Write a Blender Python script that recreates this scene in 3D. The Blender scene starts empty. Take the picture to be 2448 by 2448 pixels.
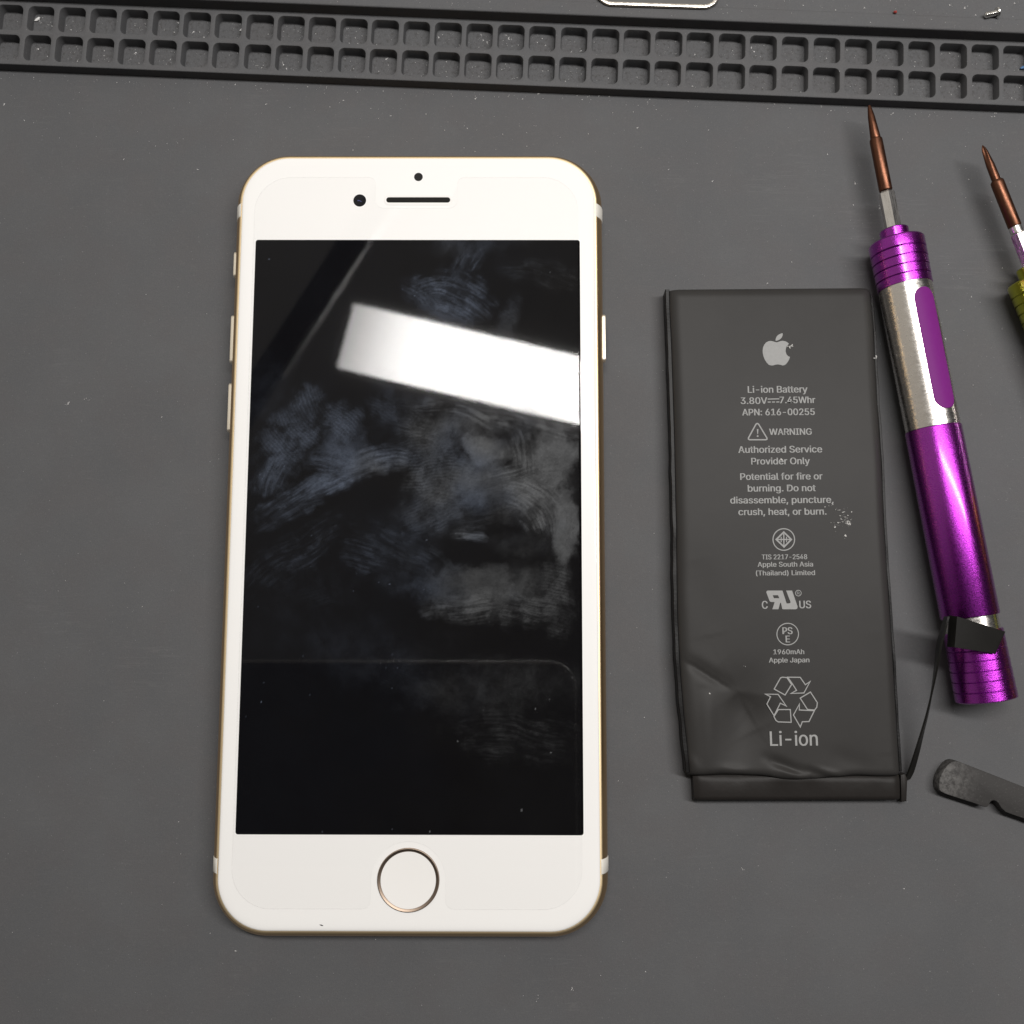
import bpy, bmesh, math, random, os
import numpy as np
from mathutils import Vector, Matrix, noise

# All measures below are in millimetres; one Blender unit is one centimetre.
S = 0.1
sc = bpy.context.scene
C = sc.collection
random.seed(7)

# ------------------------------------------------------------------ camera
F, W = 2314.59, 2448.0
CAM = Vector((17.7186, -17.1875, 174.7028))
RM = Matrix(((0.99999226, -0.00159047, 0.00359757),
             (0.00200124, 0.9931032, -0.11722636),
             (-0.00338631, 0.11723266, 0.9930987)))
cam = bpy.data.objects.new('camera', bpy.data.cameras.new('camera'))
C.objects.link(cam)
cam.data.sensor_width = 36
cam.data.lens = 36 * F / W
cam.data.clip_start, cam.data.clip_end = 0.1, 1000
cam.matrix_world = Matrix.Translation(CAM * S) @ RM.to_4x4()
sc.camera = cam


def at(px, py, z=0.0):
    """The point of the bench, at height z, that was measured at pixel (px, py) of the 2448 px photograph."""
    d = RM @ Vector(((px - W / 2) / F, -(py - W / 2) / F, -1.0))
    return CAM + d * ((z - CAM.z) / d.z)


# ------------------------------------------------------------------ world
world = bpy.data.worlds.new('World')
sc.world = world
world.use_nodes = True
wt = world.node_tree
wt.nodes.clear()
w_out = wt.nodes.new('ShaderNodeOutputWorld')
w_bg = wt.nodes.new('ShaderNodeBackground')
w_co = wt.nodes.new('ShaderNodeTexCoord')
w_dot = wt.nodes.new('ShaderNodeVectorMath')
w_dot.operation = 'DOT_PRODUCT'
w_dot.inputs[1].default_value = (-0.55, 0.80, 0.10)
w_rmp = wt.nodes.new('ShaderNodeValToRGB')
w_rmp.color_ramp.elements[0].position = 0.05
w_rmp.color_ramp.elements[0].color = (0.035, 0.034, 0.035, 1)
w_rmp.color_ramp.elements[1].position = 0.62
w_rmp.color_ramp.elements[1].color = (0.42, 0.39, 0.35, 1)
wt.links.new(w_co.outputs['Generated'], w_dot.inputs[0])
wt.links.new(w_dot.outputs['Value'], w_rmp.inputs['Fac'])
wt.links.new(w_rmp.outputs['Color'], w_bg.inputs['Color'])
w_bg.inputs['Strength'].default_value = 1.0
wt.links.new(w_bg.outputs[0], w_out.inputs[0])

# ------------------------------------------------------------------ bench lamp (the long tube mirrored in the screen)
LH, LLEN, LWID, LANG = 600.0, 640.0, 55.0, math.radians(-13.4)
lmp = bpy.data.lights.new('bench_lamp', 'AREA')
lmp.shape, lmp.size, lmp.size_y = 'RECTANGLE', LLEN * S, LWID * S
lmp.energy = 42 * math.pi * (LLEN * S) * (LWID * S)
lmp.color = (1.0, 0.975, 0.95)
lo = bpy.data.objects.new('bench_lamp', lmp)
C.objects.link(lo)
lend = Vector((-120.0, 216.0, LH))
ldir = Vector((math.cos(LANG), math.sin(LANG), 0))
lo.location = (lend + ldir * LLEN / 2) * S
lo.rotation_euler = (0, 0, LANG)
lmp.use_nodes = True
lt = lmp.node_tree
em = next(n for n in lt.nodes if n.type == 'EMISSION')
lg = lt.nodes.new('ShaderNodeNewGeometry')
ls = lt.nodes.new('ShaderNodeSeparateXYZ')
lr = lt.nodes.new('ShaderNodeMapRange')
lr.inputs['From Min'].default_value, lr.inputs['From Max'].default_value = 0.0, 0.085
lr.inputs['To Min'].default_value, lr.inputs['To Max'].default_value = 0.30, 1.05
lt.links.new(lg.outputs['Parametric'], ls.inputs[0])
lt.links.new(ls.outputs['X'], lr.inputs['Value'])
lt.links.new(lr.outputs['Result'], em.inputs['Strength'])

sc.view_settings.view_transform = 'Standard'
sc.view_settings.look = 'None'
sc.view_settings.exposure = 0
sc.view_settings.gamma = 1
sc.view_settings.use_curve_mapping = False
sc.render.engine = 'CYCLES'
sc.cycles.use_denoising = True
sc.cycles.transparent_max_bounces = 16
sc.cycles.max_bounces = 8


# ------------------------------------------------------------------ node helpers
class NT:
    def __init__(self, name):
        self.m = bpy.data.materials.new(name)
        self.m.use_nodes = True
        self.t = self.m.node_tree
        self.t.nodes.clear()
        self.out = self.t.nodes.new('ShaderNodeOutputMaterial')
        self._co = None

    def n(self, typ, **kw):
        x = self.t.nodes.new('ShaderNode' + typ)
        for k, v in kw.items():
            setattr(x, k, v)
        return x

    def link(self, a, b):
        if isinstance(a, (int, float)):
            b.default_value = a
        elif isinstance(a, (tuple, list)):
            b.default_value = tuple(a) + ((1,) if len(b.default_value) == 4 and len(a) == 3 else ())
        else:
            self.t.links.new(a, b)

    def co(self):
        if self._co is None:
            c = self.n('TexCoord')
            v = self.n('VectorMath', operation='SCALE')
            v.inputs['Scale'].default_value = 10.0
            self.link(c.outputs['Object'], v.inputs[0])
            self._co = v.outputs[0]
        return self._co

    def math(self, op, a, b=0.0, c=0.0, clamp=False):
        x = self.n('Math', operation=op, use_clamp=clamp)
        self.link(a, x.inputs[0]); self.link(b, x.inputs[1]); self.link(c, x.inputs[2])
        return x.outputs[0]

    def mapping(self, loc=(0, 0, 0), rot=(0, 0, 0), scale=(1, 1, 1), vec=None, typ='POINT'):
        x = self.n('Mapping', vector_type=typ)
        x.inputs['Location'].default_value = loc
        x.inputs['Rotation'].default_value = rot
        x.inputs['Scale'].default_value = scale
        self.link(vec or self.co(), x.inputs['Vector'])
        return x.outputs[0]

    def noise(self, scale, detail=3, rough=0.55, dist=0.0, vec=None):
        x = self.n('TexNoise')
        x.inputs['Scale'].default_value = scale
        x.inputs['Detail'].default_value = detail
        x.inputs['Roughness'].default_value = rough
        x.inputs['Distortion'].default_value = dist
        self.link(vec or self.co(), x.inputs['Vector'])
        return x.outputs['Fac']

    def ramp(self, v, lo, hi, a=0.0, b=1.0):
        x = self.n('MapRange')
        x.interpolation_type = 'SMOOTHSTEP'
        self.link(v, x.inputs['Value'])
        for k, q in (('From Min', lo), ('From Max', hi), ('To Min', a), ('To Max', b)):
            x.inputs[k].default_value = q
        return x.outputs['Result']

    def mixc(self, f, a, b):
        x = self.n('Mix', data_type='RGBA')
        self.link(f, x.inputs[0]); self.link(a, x.inputs[6]); self.link(b, x.inputs[7])
        return x.outputs[2]

    def bump(self, h, strength, dist):
        x = self.n('Bump')
        x.inputs['Strength'].default_value = strength
        x.inputs['Distance'].default_value = dist * S
        self.link(h, x.inputs['Height'])
        return x.outputs[0]

    def bsdf(self, col=(.5, .5, .5), rough=.5, metal=0.0, spec=0.5, normal=None, coat=0.0, coat_rough=.03, aniso=0.0):
        p = self.n('BsdfPrincipled')
        self.link(col, p.inputs['Base Color']); self.link(rough, p.inputs['Roughness'])
        self.link(metal, p.inputs['Metallic'])
        self.link(spec, p.inputs['Specular IOR Level'])
        self.link(coat, p.inputs['Coat Weight']); p.inputs['Coat Roughness'].default_value = coat_rough
        p.inputs['Anisotropic'].default_value = aniso
        if normal is not None:
            self.link(normal, p.inputs['Normal'])
        self.t.links.new(p.outputs[0], self.out.inputs[0])
        return self.m


def simple(name, col, rough=.5, metal=0.0, spec=.5, bump=None, vary=0.0, coat=0.0):
    t = NT(name)
    c = col
    if vary:
        f = t.noise(bump[0] * 0.23 if bump else 1.0, 4)
        c = t.mixc(f, tuple(x * (1 - vary) for x in col), tuple(min(1, x * (1 + vary)) for x in col))
    nrm = t.bump(t.noise(bump[0], 3), bump[1], bump[2]) if bump else None
    return t.bsdf(c, rough, metal, spec, nrm, coat)


# ------------------------------------------------------------------ materials
def mat_rubber(name, rough_floor=False):
    t = NT(name)
    mott = t.noise(0.05, 4, .6)
    mid = t.noise(0.9, 4, .6)
    fine = t.noise(7.0, 3, .6)
    grit = t.noise(3.2, 2, .8)
    base = t.mixc(t.ramp(mott, .3, .7), (.0920, .0930, .0970), (.1020, .1026, .1062))
    base = t.mixc(t.ramp(t.noise(.11, 3, .5, vec=t.mapping(loc=(40, 9, 0))), .42, .62, 0, .5), base, (.098, .0950, .0975))
    base = t.mixc(t.math('MULTIPLY', t.ramp(mid, .5, .8), .25), base, (.13, .128, .128))
    base = t.mixc(t.ramp(grit, .52, .74, 0, .30 if not rough_floor else .6), base, (.15, .148, .147))
    base = t.mixc(t.ramp(fine, .45, .8, 0, .3 if not rough_floor else .5), base, (.145, .143, .142))
    base = t.mixc(t.ramp(t.noise(4.1, 2, .7, vec=t.mapping(loc=(7, 3, 0))), .55, .75, 0, .4), base, (.062, .061, .061))
    if rough_floor:
        base = t.mixc(t.ramp(t.noise(1.5, 5, .7), .48, .70), base, (.066, .064, .063))
    # dull rubbed marks and hairline scratches worn into the rubber
    rub = t.math('MULTIPLY', t.ramp(t.noise(.10, 5, .65, vec=t.mapping(rot=(0, 0, .5), scale=(.45, 1.5, 1))), .56, .74), t.ramp(t.noise(1.1, 5, .7), .4, .7))
    base = t.mixc(t.math('MULTIPLY', rub, .12), base, (.17, .168, .168))
    for k, (ang, sc_, lo_) in enumerate(((.4, .055, .47), (-.9, .07, .48), (1.9, .06, .475))):
        ln = t.noise(sc_ * 9, 3, .6, vec=t.mapping(rot=(0, 0, ang), scale=(.05, 1.0, 1), loc=(k * 31, 5 * k, 0)))
        hair = t.math('SUBTRACT', 1.0, t.math('ABSOLUTE', t.math('MULTIPLY', t.math('SUBTRACT', ln, .5), 55.0)), clamp=True)
        gate = t.ramp(t.noise(.05, 3, .6, vec=t.mapping(loc=(k * 17, 60 - 9 * k, 3))), .60, .70)
        base = t.mixc(t.math('MULTIPLY', t.math('MULTIPLY', hair, gate), .16), base, (.19, .188, .187))
    # fine pale lint that sits on the rubber
    for sc_, sz, lo_, amt in ((0.55, .06, .55, .55), (1.3, .10, .50, .40)):
        v = t.n('TexVoronoi', feature='F1')
        v.inputs['Scale'].default_value = sc_
        t.link(t.co(), v.inputs['Vector'])
        dot = t.ramp(v.outputs['Distance'], sz * .5, sz, 1.0, 0.0)
        keep = t.ramp(t.noise(sc_ * .6, 2), lo_, lo_ + .1)
        base = t.mixc(t.math('MULTIPLY', dot, t.math('MULTIPLY', keep, amt)), base, (.40, .40, .395))
    h = t.math('ADD', t.math('MULTIPLY', fine, .6), t.math('MULTIPLY', t.noise(2.2, 4), 1.8 if rough_floor else .6))
    nrm = t.bump(h, .6 if rough_floor else .36, .12)
    return t.bsdf(base, .66, 0, .18, nrm)


M = {}
M['rubber'] = mat_rubber('grey_silicone')
M['rubber_floor'] = mat_rubber('grey_silicone_cell_floor', True)


def mat_gold():
    t = NT('gold_anodised_aluminium')
    g = t.noise(9.0, 2)
    col = t.mixc(g, (.60, .41, .21), (.70, .50, .28))
    return t.bsdf(col, t.ramp(g, .3, .7, .30, .40), 1.0, .5, t.bump(t.noise(14, 2), .12, .05))


M['gold'] = mat_gold()
M['button'] = simple('polished_gold', (.98, .90, .76), .5, 1.0)
M['chamfer'] = simple('bright_gold_chamfer', (1.0, .80, .50), .5, 1.0)
M['white_glass'] = simple('white_glass', (.91, .90, .88), .35, 0, .2, coat=.8)
M['band'] = simple('white_plastic', (.80, .77, .70), .38)
M['screen'] = simple('black_display', (.0035, .0032, .0036), .4, 0, 0.0)
M['black'] = simple('black_plastic', (.006, .005, .005), .4, 0, .15)
M['mesh'] = simple('dark_speaker_mesh', (.009, .008, .007), .6, 0, .15, bump=(6, .6, .1), vary=.5)
M['lens'] = simple('camera_glass', (.004, .004, .006), .15, 0, .2)
M['lens_glint'] = simple('blue_lens_glint', (.02, .025, .12), .3, 0, .3)  # colour of the painted glint on the front camera
M['ring'] = simple('bevelled_steel_ring', (.27, .21, .165), .42, 1.0)
M['homebutton'] = simple('white_sapphire', (.87, .855, .83), .4, 0, .25)


def mat_protector():
    t = NT('clear_tempered_glass')
    tr = t.n('BsdfTransparent')
    gl = t.n('BsdfGlossy'); gl.inputs['Roughness'].default_value = .032
    fr_ = t.n('Fresnel'); fr_.inputs['IOR'].default_value = 1.5
    gb = t.n('NewGeometry')
    frv = t.math('MULTIPLY', fr_.outputs[0], t.math('MULTIPLY', t.math('SUBTRACT', 1.0, gb.outputs['Backfacing']), .8))
    m2 = t.n('MixShader'); t.link(frv, m2.inputs[0]); t.link(tr.outputs[0], m2.inputs[1]); t.link(gl.outputs[0], m2.inputs[2])
    t.t.links.new(m2.outputs[0], t.out.inputs[0])
    return t.m


def mat_grease():
    """Skin grease on the glass: clear where the film is thin, a faint scattering veil where it is thick."""
    t = NT('skin_grease_film')
    at_ = t.n('Attribute', attribute_name='grease')
    sp = t.n('SeparateColor'); t.link(at_.outputs['Color'], sp.inputs[0])
    tr = t.n('BsdfTransparent')
    df = t.n('BsdfDiffuse')
    t.link(t.mixc(sp.outputs['Green'], (.52, .63, .86), (.76, .79, .82)), df.inputs['Color'])
    m1 = t.n('MixShader'); t.link(t.math('MULTIPLY', sp.outputs['Red'], .14), m1.inputs[0])
    t.link(tr.outputs[0], m1.inputs[1]); t.link(df.outputs[0], m1.inputs[2])
    t.t.links.new(m1.outputs[0], t.out.inputs[0])
    return t.m


M['grease'] = mat_grease()
M['protector'] = mat_protector()


def mat_protector_edge():
    t = NT('cut_glass_edge')
    tr = t.n('BsdfTransparent'); tr.inputs['Color'].default_value = (.985, .985, .985, 1)
    gl = t.n('BsdfPrincipled'); gl.inputs['Base Color'].default_value = (.5, .5, .5, 1); gl.inputs['Roughness'].default_value = .3
    mx = t.n('MixShader'); mx.inputs[0].default_value = .07
    t.t.links.new(tr.outputs[0], mx.inputs[1]); t.t.links.new(gl.outputs[0], mx.inputs[2]); t.t.links.new(mx.outputs[0], t.out.inputs[0])
    return t.m


M['protector_edge'] = mat_protector_edge()


def mat_battery():
    t = NT('dark_battery_wrap')
    a = t.noise(.06, 4, .6)
    col = t.mixc(t.ramp(a, .3, .7), (.0310, .0295, .0283), (.0348, .0332, .0318))
    col = t.mixc(t.math('MULTIPLY', t.ramp(t.noise(6, 3), .55, .8), .2), col, (.065, .06, .056))
    return t.bsdf(col, .45, 0, .14, t.bump(t.noise(.35, 3), .06, .2))


M['battery'] = mat_battery()
M['battery_dark'] = simple('dark_battery_tape', (.019, .0168, .0155), .45, 0, .15, bump=(1.2, .15, .15), vary=.15)
M['seam'] = simple('black_pouch_seam', (.0055, .005, .005), .4, 0, .18, bump=(2.5, .3, .1), vary=.3)
M['print'] = simple('light_grey_print', (.32, .32, .315), .6, 0, .2, bump=(8, .0, .01), vary=.10)
M['flex'] = simple('black_flex_film', (.011, .0105, .0095), .4, 0, .2, bump=(2, .1, .1), vary=.2)
M['scuff'] = simple('pale_scuff', (.5, .49, .47), .7, 0, .2)


def mat_brushed(name, col, rough, axis_scale, strength, sparkle=0.0, coat=0.0, aniso=0.0):
    t = NT(name)
    g = t.noise(1.6, 5, .7, vec=t.mapping(scale=axis_scale))
    f2 = t.noise(7.0, 2, .6)
    c = t.mixc(g, tuple(x * .86 for x in col), tuple(min(1, x * 1.08) for x in col))
    h = t.math('ADD', g, t.math('MULTIPLY', f2, sparkle))
    t.bsdf(c, t.ramp(g, .3, .7, rough * .8, rough * 1.25), 1.0, .5, t.bump(h, strength, .06), coat, .15)
    p = next(n for n in t.t.nodes if n.type == 'BSDF_PRINCIPLED')
    if aniso:
        tg = t.n('Tangent', direction_type='RADIAL', axis='X')
        p.inputs['Anisotropic'].default_value = aniso
        p.inputs['Anisotropic Rotation'].default_value = .25
        t.link(tg.outputs[0], p.inputs['Tangent'])
    return t.m


# tools lie along their own X axis
M['steel'] = mat_brushed('brushed_steel', (.80, .765, .72), .24, (1.0, .6, .6), .28, .4)
M['hex_steel'] = mat_brushed('drawn_steel', (.80, .78, .75), .3, (.3, 2, 2), .15)
M['purple'] = mat_brushed('purple_anodised_metal', (.42, .042, .49), .27, (5.0, 2.0, 2.0), .38, .9, .6, .60)
M['purple_matt'] = simple('matt_purple_enamel', (.175, .018, .185), .5, 0, .12, bump=(4, .05, .05), vary=.06)
M['green'] = mat_brushed('yellow_green_anodised_metal', (.55, .56, .05), .36, (8.0, 1.2, 1.2), .25, .6, .3, .6)
M['copper'] = mat_brushed('copper_brown_tool_steel', (.155, .069, .042), .38, (.5, 1.4, 1.4), .18, .3)
M['copper_dark'] = mat_brushed('worn_copper_tool_steel', (.30, .15, .08), .36, (.5, 1.4, 1.4), .2, .4)


def mat_spudger():
    t = NT('scuffed_black_nylon')
    o = at(2250, 1860, 2.5)
    d = t.n('VectorMath', operation='DISTANCE'); t.link(t.co(), d.inputs[0]); d.inputs[1].default_value = (o.x, o.y, 2.5)
    near = t.ramp(d.outputs['Value'], 7.5, 1.0)
    worn = t.math('MULTIPLY', near, t.ramp(t.noise(1.1, 5, .7), .36, .66), clamp=True)
    col = t.mixc(worn, (.043, .041, .040), (.130, .126, .122))
    col = t.mixc(t.math('MULTIPLY', t.ramp(t.noise(3.5, 4, .7), .56, .75), .35), col, (.19, .185, .18))
    return t.bsdf(col, .6, 0, .15, t.bump(t.noise(1.8, 4), .3, .12))


M['spudger'] = mat_spudger()
M['rim'] = simple('worn_bright_metal_rim', (.60, .555, .49), .32, 1.0, bump=(3, .4, .1), vary=.2)
M['plate'] = simple('dark_grey_plate', (.10, .097, .095), .5, 0, .4, bump=(3, .1, .1), vary=.1)
M['screw'] = simple('bright_screw_steel', (.78, .77, .74), .2, 1.0)
M['red'] = simple('red_plastic', (.34, .045, .035), .5)
M['blue'] = simple('blue_plastic', (.06, .17, .36), .5)
M['white'] = simple('white_plastic_chip', (.78, .77, .75), .5)
M['dust'] = simple('pale_dust', (.66, .65, .64), .7, 0, .3)
M['arm'] = simple('black_lamp_arm', (.01, .01, .012), .5)
M['arm_edge'] = simple('grey_lamp_arm_edge', (.55, .54, .52), .5)


# ------------------------------------------------------------------ mesh helpers
def obj(name, bm, mats, parent=None, smooth=True, angle=40, recalc=True):
    if recalc:
        bmesh.ops.recalc_face_normals(bm, faces=bm.faces)
    for v in bm.verts:
        v.co *= S
    me = bpy.data.meshes.new(name)
    bm.to_mesh(me)
    bm.free()
    for m in (mats if isinstance(mats, (list, tuple)) else [mats]):
        me.materials.append(m)
    if smooth:
        me.polygons.foreach_set('use_smooth', [True] * len(me.polygons))
        me.set_sharp_from_angle(angle=math.radians(angle))
    o = bpy.data.objects.new(name, me)
    C.objects.link(o)
    if parent:
        o.parent = parent
    return o


def tag(o, label, cat, group=None, kind=None):
    o['label'], o['category'] = label, cat
    if group:
        o['group'] = group
    if kind:
        o['kind'] = kind
    return o


def thing(name, label, cat, loc=(0, 0, 0), rot=(0, 0, 0), group=None):
    o = bpy.data.objects.new(name, None)
    C.objects.link(o)
    o.empty_display_size = .5
    o.location = Vector(loc) * S
    o.rotation_euler = rot
    return tag(o, label, cat, group)


def loft(bm, loops, closed=True, cap0=False, cap1=False, mat=0):
    vs = [[bm.verts.new(p) for p in lp] for lp in loops]
    n = len(vs[0])
    for a, b in zip(vs, vs[1:]):
        for i in range(n if closed else n - 1):
            j = (i + 1) % n
            f = bm.faces.new((a[i], a[j], b[j], b[i]))
            f.material_index = mat
    if cap0:
        bm.faces.new(vs[0][::-1]).material_index = mat
    if cap1:
        bm.faces.new(vs[-1]).material_index = mat
    return vs


def rrect(hw, hh, r, n=12, cx=0, cy=0):
    pts = []
    for (sx, sy, a0) in ((1, 1, 0), (-1, 1, 90), (-1, -1, 180), (1, -1, 270)):
        for k in range(n + 1):
            a = math.radians(a0 + 90 * k / n)
            pts.append((cx + sx * (hw - r) + r * math.cos(a), cy + sy * (hh - r) + r * math.sin(a)))
    return pts


def disc(bm, cx, cy, r, z, n=40, mat=0):
    bm.faces.new([bm.verts.new((cx + r * math.cos(2 * math.pi * k / n), cy + r * math.sin(2 * math.pi * k / n), z)) for k in range(n)]).material_index = mat


def box(bm, x0, x1, y0, y1, z0, z1, mat=0):
    loft(bm, [[(x0, y0, z), (x1, y0, z), (x1, y1, z), (x0, y1, z)] for z in (z0, z1)], True, True, True, mat)


def lathe(bm, prof, n=40, mat=0, cap0=True, cap1=True, phase=0.0):
    """prof: (distance along X, radius)."""
    loops = [[(s, r * math.cos(2 * math.pi * k / n + phase), r * math.sin(2 * math.pi * k / n + phase)) for k in range(n)] for s, r in prof]
    loft(bm, loops, True, cap0, cap1, mat)


def prism(bm, pts, z0, z1, bevel=0.0, mat=0):
    """A flat outline with thickness and a small bevel round its top."""
    def inset(ps, d):
        out = []
        n = len(ps)
        area = sum(ps[i][0] * ps[(i + 1) % n][1] - ps[(i + 1) % n][0] * ps[i][1] for i in range(n))
        sg = 1 if area > 0 else -1
        for i in range(n):
            p, q, r = Vector(ps[i - 1]), Vector(ps[i]), Vector(ps[(i + 1) % n])
            e1, e2 = (q - p).normalized(), (r - q).normalized()
            n1, n2 = Vector((-e1.y, e1.x)) * sg, Vector((-e2.y, e2.x)) * sg
            m = (n1 + n2)
            m = m / max(.35, m.length_squared / 2) if m.length > 1e-6 else n1
            out.append(tuple(q + m * d / 1.0 * .5 * 2 / 1))
        return out
    loops = [[(x, y, z0) for x, y in pts], [(x, y, z1 - bevel) for x, y in pts]]
    if bevel:
        loops.append([(x, y, z1 - bevel * .3) for x, y in inset(pts, bevel * .3)])
        loops.append([(x, y, z1) for x, y in inset(pts, bevel)])
    vs = loft(bm, loops, True, True, False, mat)
    f = bm.faces.new(vs[-1])
    f.material_index = mat


# ================================================================== SETTING: the grey silicone mat
TH = math.atan2(-8.59, 196.16)
CU, SU = math.cos(TH), math.sin(TH)


def uv(u, v, z):
    return (u * CU - v * SU, u * SU + v * CU, z)


def build_mat():
    bm = bmesh.new()
    U0, U1 = -180.0, 210.0
    HS, HP, HT = 2.3, 5.0, 4.72

    def quad(u0, u1, va, za, vb, zb, mat=0):
        f = bm.faces.new([bm.verts.new(uv(*p)) for p in ((u0, va, za), (u1, va, za), (u1, vb, zb), (u0, vb, zb))])
        f.material_index = mat
    quad(U0, U1, -260, 0, 85.2, 0)
    # front wall of the raised strip, softened at its foot and lip
    prof = [(85.2, 0), (85.22, HS - .16), (85.27, HS - .05), (85.40, HS), (85.725, HS)]
    for (va, za), (vb, zb) in zip(prof, prof[1:]):
        quad(U0, U1, va, za, vb, zb)
    prof = [(97.725, HS), (98.1, HS), (98.12, HP - .25), (98.2, HP - .08), (98.4, HP), (100.45, HP), (100.75, HP - .05),
            (101.0, HT + .02), (101.3, HT), (240, HT)]
    for (va, za), (vb, zb) in zip(prof, prof[1:]):
        quad(U0, U1, va, za, vb, zb)
    # two rows of square pits: six millimetres apart, rounded corners, a slightly soft lip
    N = 8
    for k in range(-30, 32):
        u0 = 4.07 + 6 * k
        for v0 in (92.2, 86.2):
            j = [random.uniform(-.05, .05) for _ in range(4)]
            cu, cv = u0 + 2.525 + j[0], v0 + 2.525 + j[1]
            hw, hh, r = 2.53 + j[2], 2.53 + j[3], 1.05
            hole = rrect(hw, hh, r, N, cu, cv)
            lip = rrect(hw + .1, hh + .1, r + .1, N, cu, cv)
            flo = rrect(hw - .12, hh - .12, r - .1, N, cu, cv)
            a, b, c, d = u0 - .475, u0 + 5.525, v0 - .475, v0 + 5.525
            out = []
            for (x, y) in lip:
                dx, dy = x - cu, y - cv
                s = min((b - cu if dx > 0 else a - cu) / dx if abs(dx) > 1e-6 else 1e9, (d - cv if dy > 0 else c - cv) / dy if abs(dy) > 1e-6 else 1e9)
                out.append((cu + dx * s, cv + dy * s))
            # snap the sample nearest each corner to the corner itself
            for q in range(4):
                i = q * (N + 1) + N // 2
                out[i] = ((b, d), (a, d), (a, c), (b, c))[q]
            loops = [[uv(x, y, HS) for x, y in out], [uv(x, y, HS) for x, y in lip], [uv(x, y, HS - .04) for x, y in rrect(hw + .03, hh + .03, r + .03, N, cu, cv)],
                     [uv(x, y, HS - .12) for x, y in hole], [uv(x, y, .12) for x, y in flo],
                     [uv(x, y, 0.0) for x, y in rrect(hw - .22, hh - .22, r - .15, N, cu, cv)]]
            vs = loft(bm, loops)
            bm.faces.new(vs[-1]).material_index = 1
    for f in bm.faces:
        if f.calc_center_median().z < .06 and f.material_index == 0 and f.calc_area() < 20 and len(f.verts) == 4:
            pass
    bm.normal_update()
    for f in bm.faces:
        f.normal_update()
    o = obj('work_surface', bm, [M['rubber'], M['rubber_floor']], None, True, 35, recalc=False)
    return tag(o, 'grey silicone repair mat with two rows of square pits under everything', 'mat', kind='structure')


build_mat()

# ================================================================== SMARTPHONE
ph = thing('smartphone', 'white and gold smartphone with smeared dark screen lying face up on the grey mat', 'smartphone')
HX, HY, RC = 33.55, 69.15, 9.7
ZT = 7.1


def ring(ins, z, n=16):
    return [(x, y, z) for x, y in rrect(HX - ins, HY - ins, RC - ins * .8, n)]


bm = bmesh.new()
prof = [(3.2, 0), (2.3, .12), (1.4, .5), (.75, 1.15), (.3, 2.0), (.07, 2.8), (0, 3.55), (.07, 4.3), (.28, 5.1), (.6, 5.8), (.95, 6.35), (1.1, 6.53)]
loft(bm, [ring(*p) for p in prof], True, True, False)
loft(bm, [ring(*p) for p in ((1.1, 6.53), (1.18, 6.63), (1.32, 6.71), (1.6, 6.75), (1.85, 6.7))], True, False, True, mat=1)
obj('body', bm, [M['gold'], M['chamfer']], ph, angle=50)

bm = bmesh.new()
prof = [(1.56, 6.60), (1.56, 6.78), (1.60, 6.87), (1.70, 6.95), (1.85, 7.02), (2.2, 7.07), (2.7, 7.094), (3.2, 7.1)]
loft(bm, [ring(*p) for p in prof], True, False, True)
obj('front_glass', bm, M['white_glass'], ph, angle=60)

bm = bmesh.new()
bm.faces.new([bm.verts.new((x, y, ZT + .02)) for x, y in rrect(29.22, 51.97, .45, 6)])
obj('display', bm, M['screen'], ph)

# white antenna bands crossing the rounded sides
for sx, y0, y1 in ((-1, 56.55, 59.05), (1, 56.6, 59.1), (-1, -58.45, -56.0), (1, -58.4, -55.95)):
    bm = bmesh.new()
    pr = [(2.0, .1), (1.35, .45), (.68, 1.1), (.2, 2.0), (-.06, 2.8), (-.12, 3.55), (-.06, 4.3), (.18, 5.1), (.5, 5.85), (.88, 6.42), (1.2, 6.72), (1.38, 6.76)]
    loops = []
    for yy, d in ((y0, .12), (y0 + .1, 0), (y1 - .1, 0), (y1, .12)):
        loops.append([(sx * (HX - i - d), yy, z) for i, z in pr])
    loft(bm, loops, closed=False)
    obj('antenna_band', bm, M['band'], ph, angle=60)


def side_button(name, sx, y0, y1, out):
    b = bmesh.new()
    hy = (y1 - y0) / 2
    cy = (y0 + y1) / 2
    lo_ = []
    for d, ins in ((-.6, 0), (out - .12, 0), (out - .03, .06), (out, .2)):
        lo_.append([(sx * (HX + d), cy + yy, 3.55 + zz) for yy, zz in rrect(hy - ins, .8 - ins * .8, .55 - ins * .5, 6)])
    loft(b, lo_, True, True, True)
    return obj(name, b, M['button'], ph, angle=50)


side_button('mute_switch', -1, 46.1, 50.95, .42)
side_button('volume_button', -1, 30.0, 38.95, .50)
side_button('volume_button', -1, 17.35, 26.3, .50)
side_button('power_button', 1, 30.4, 39.15, .48)

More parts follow.
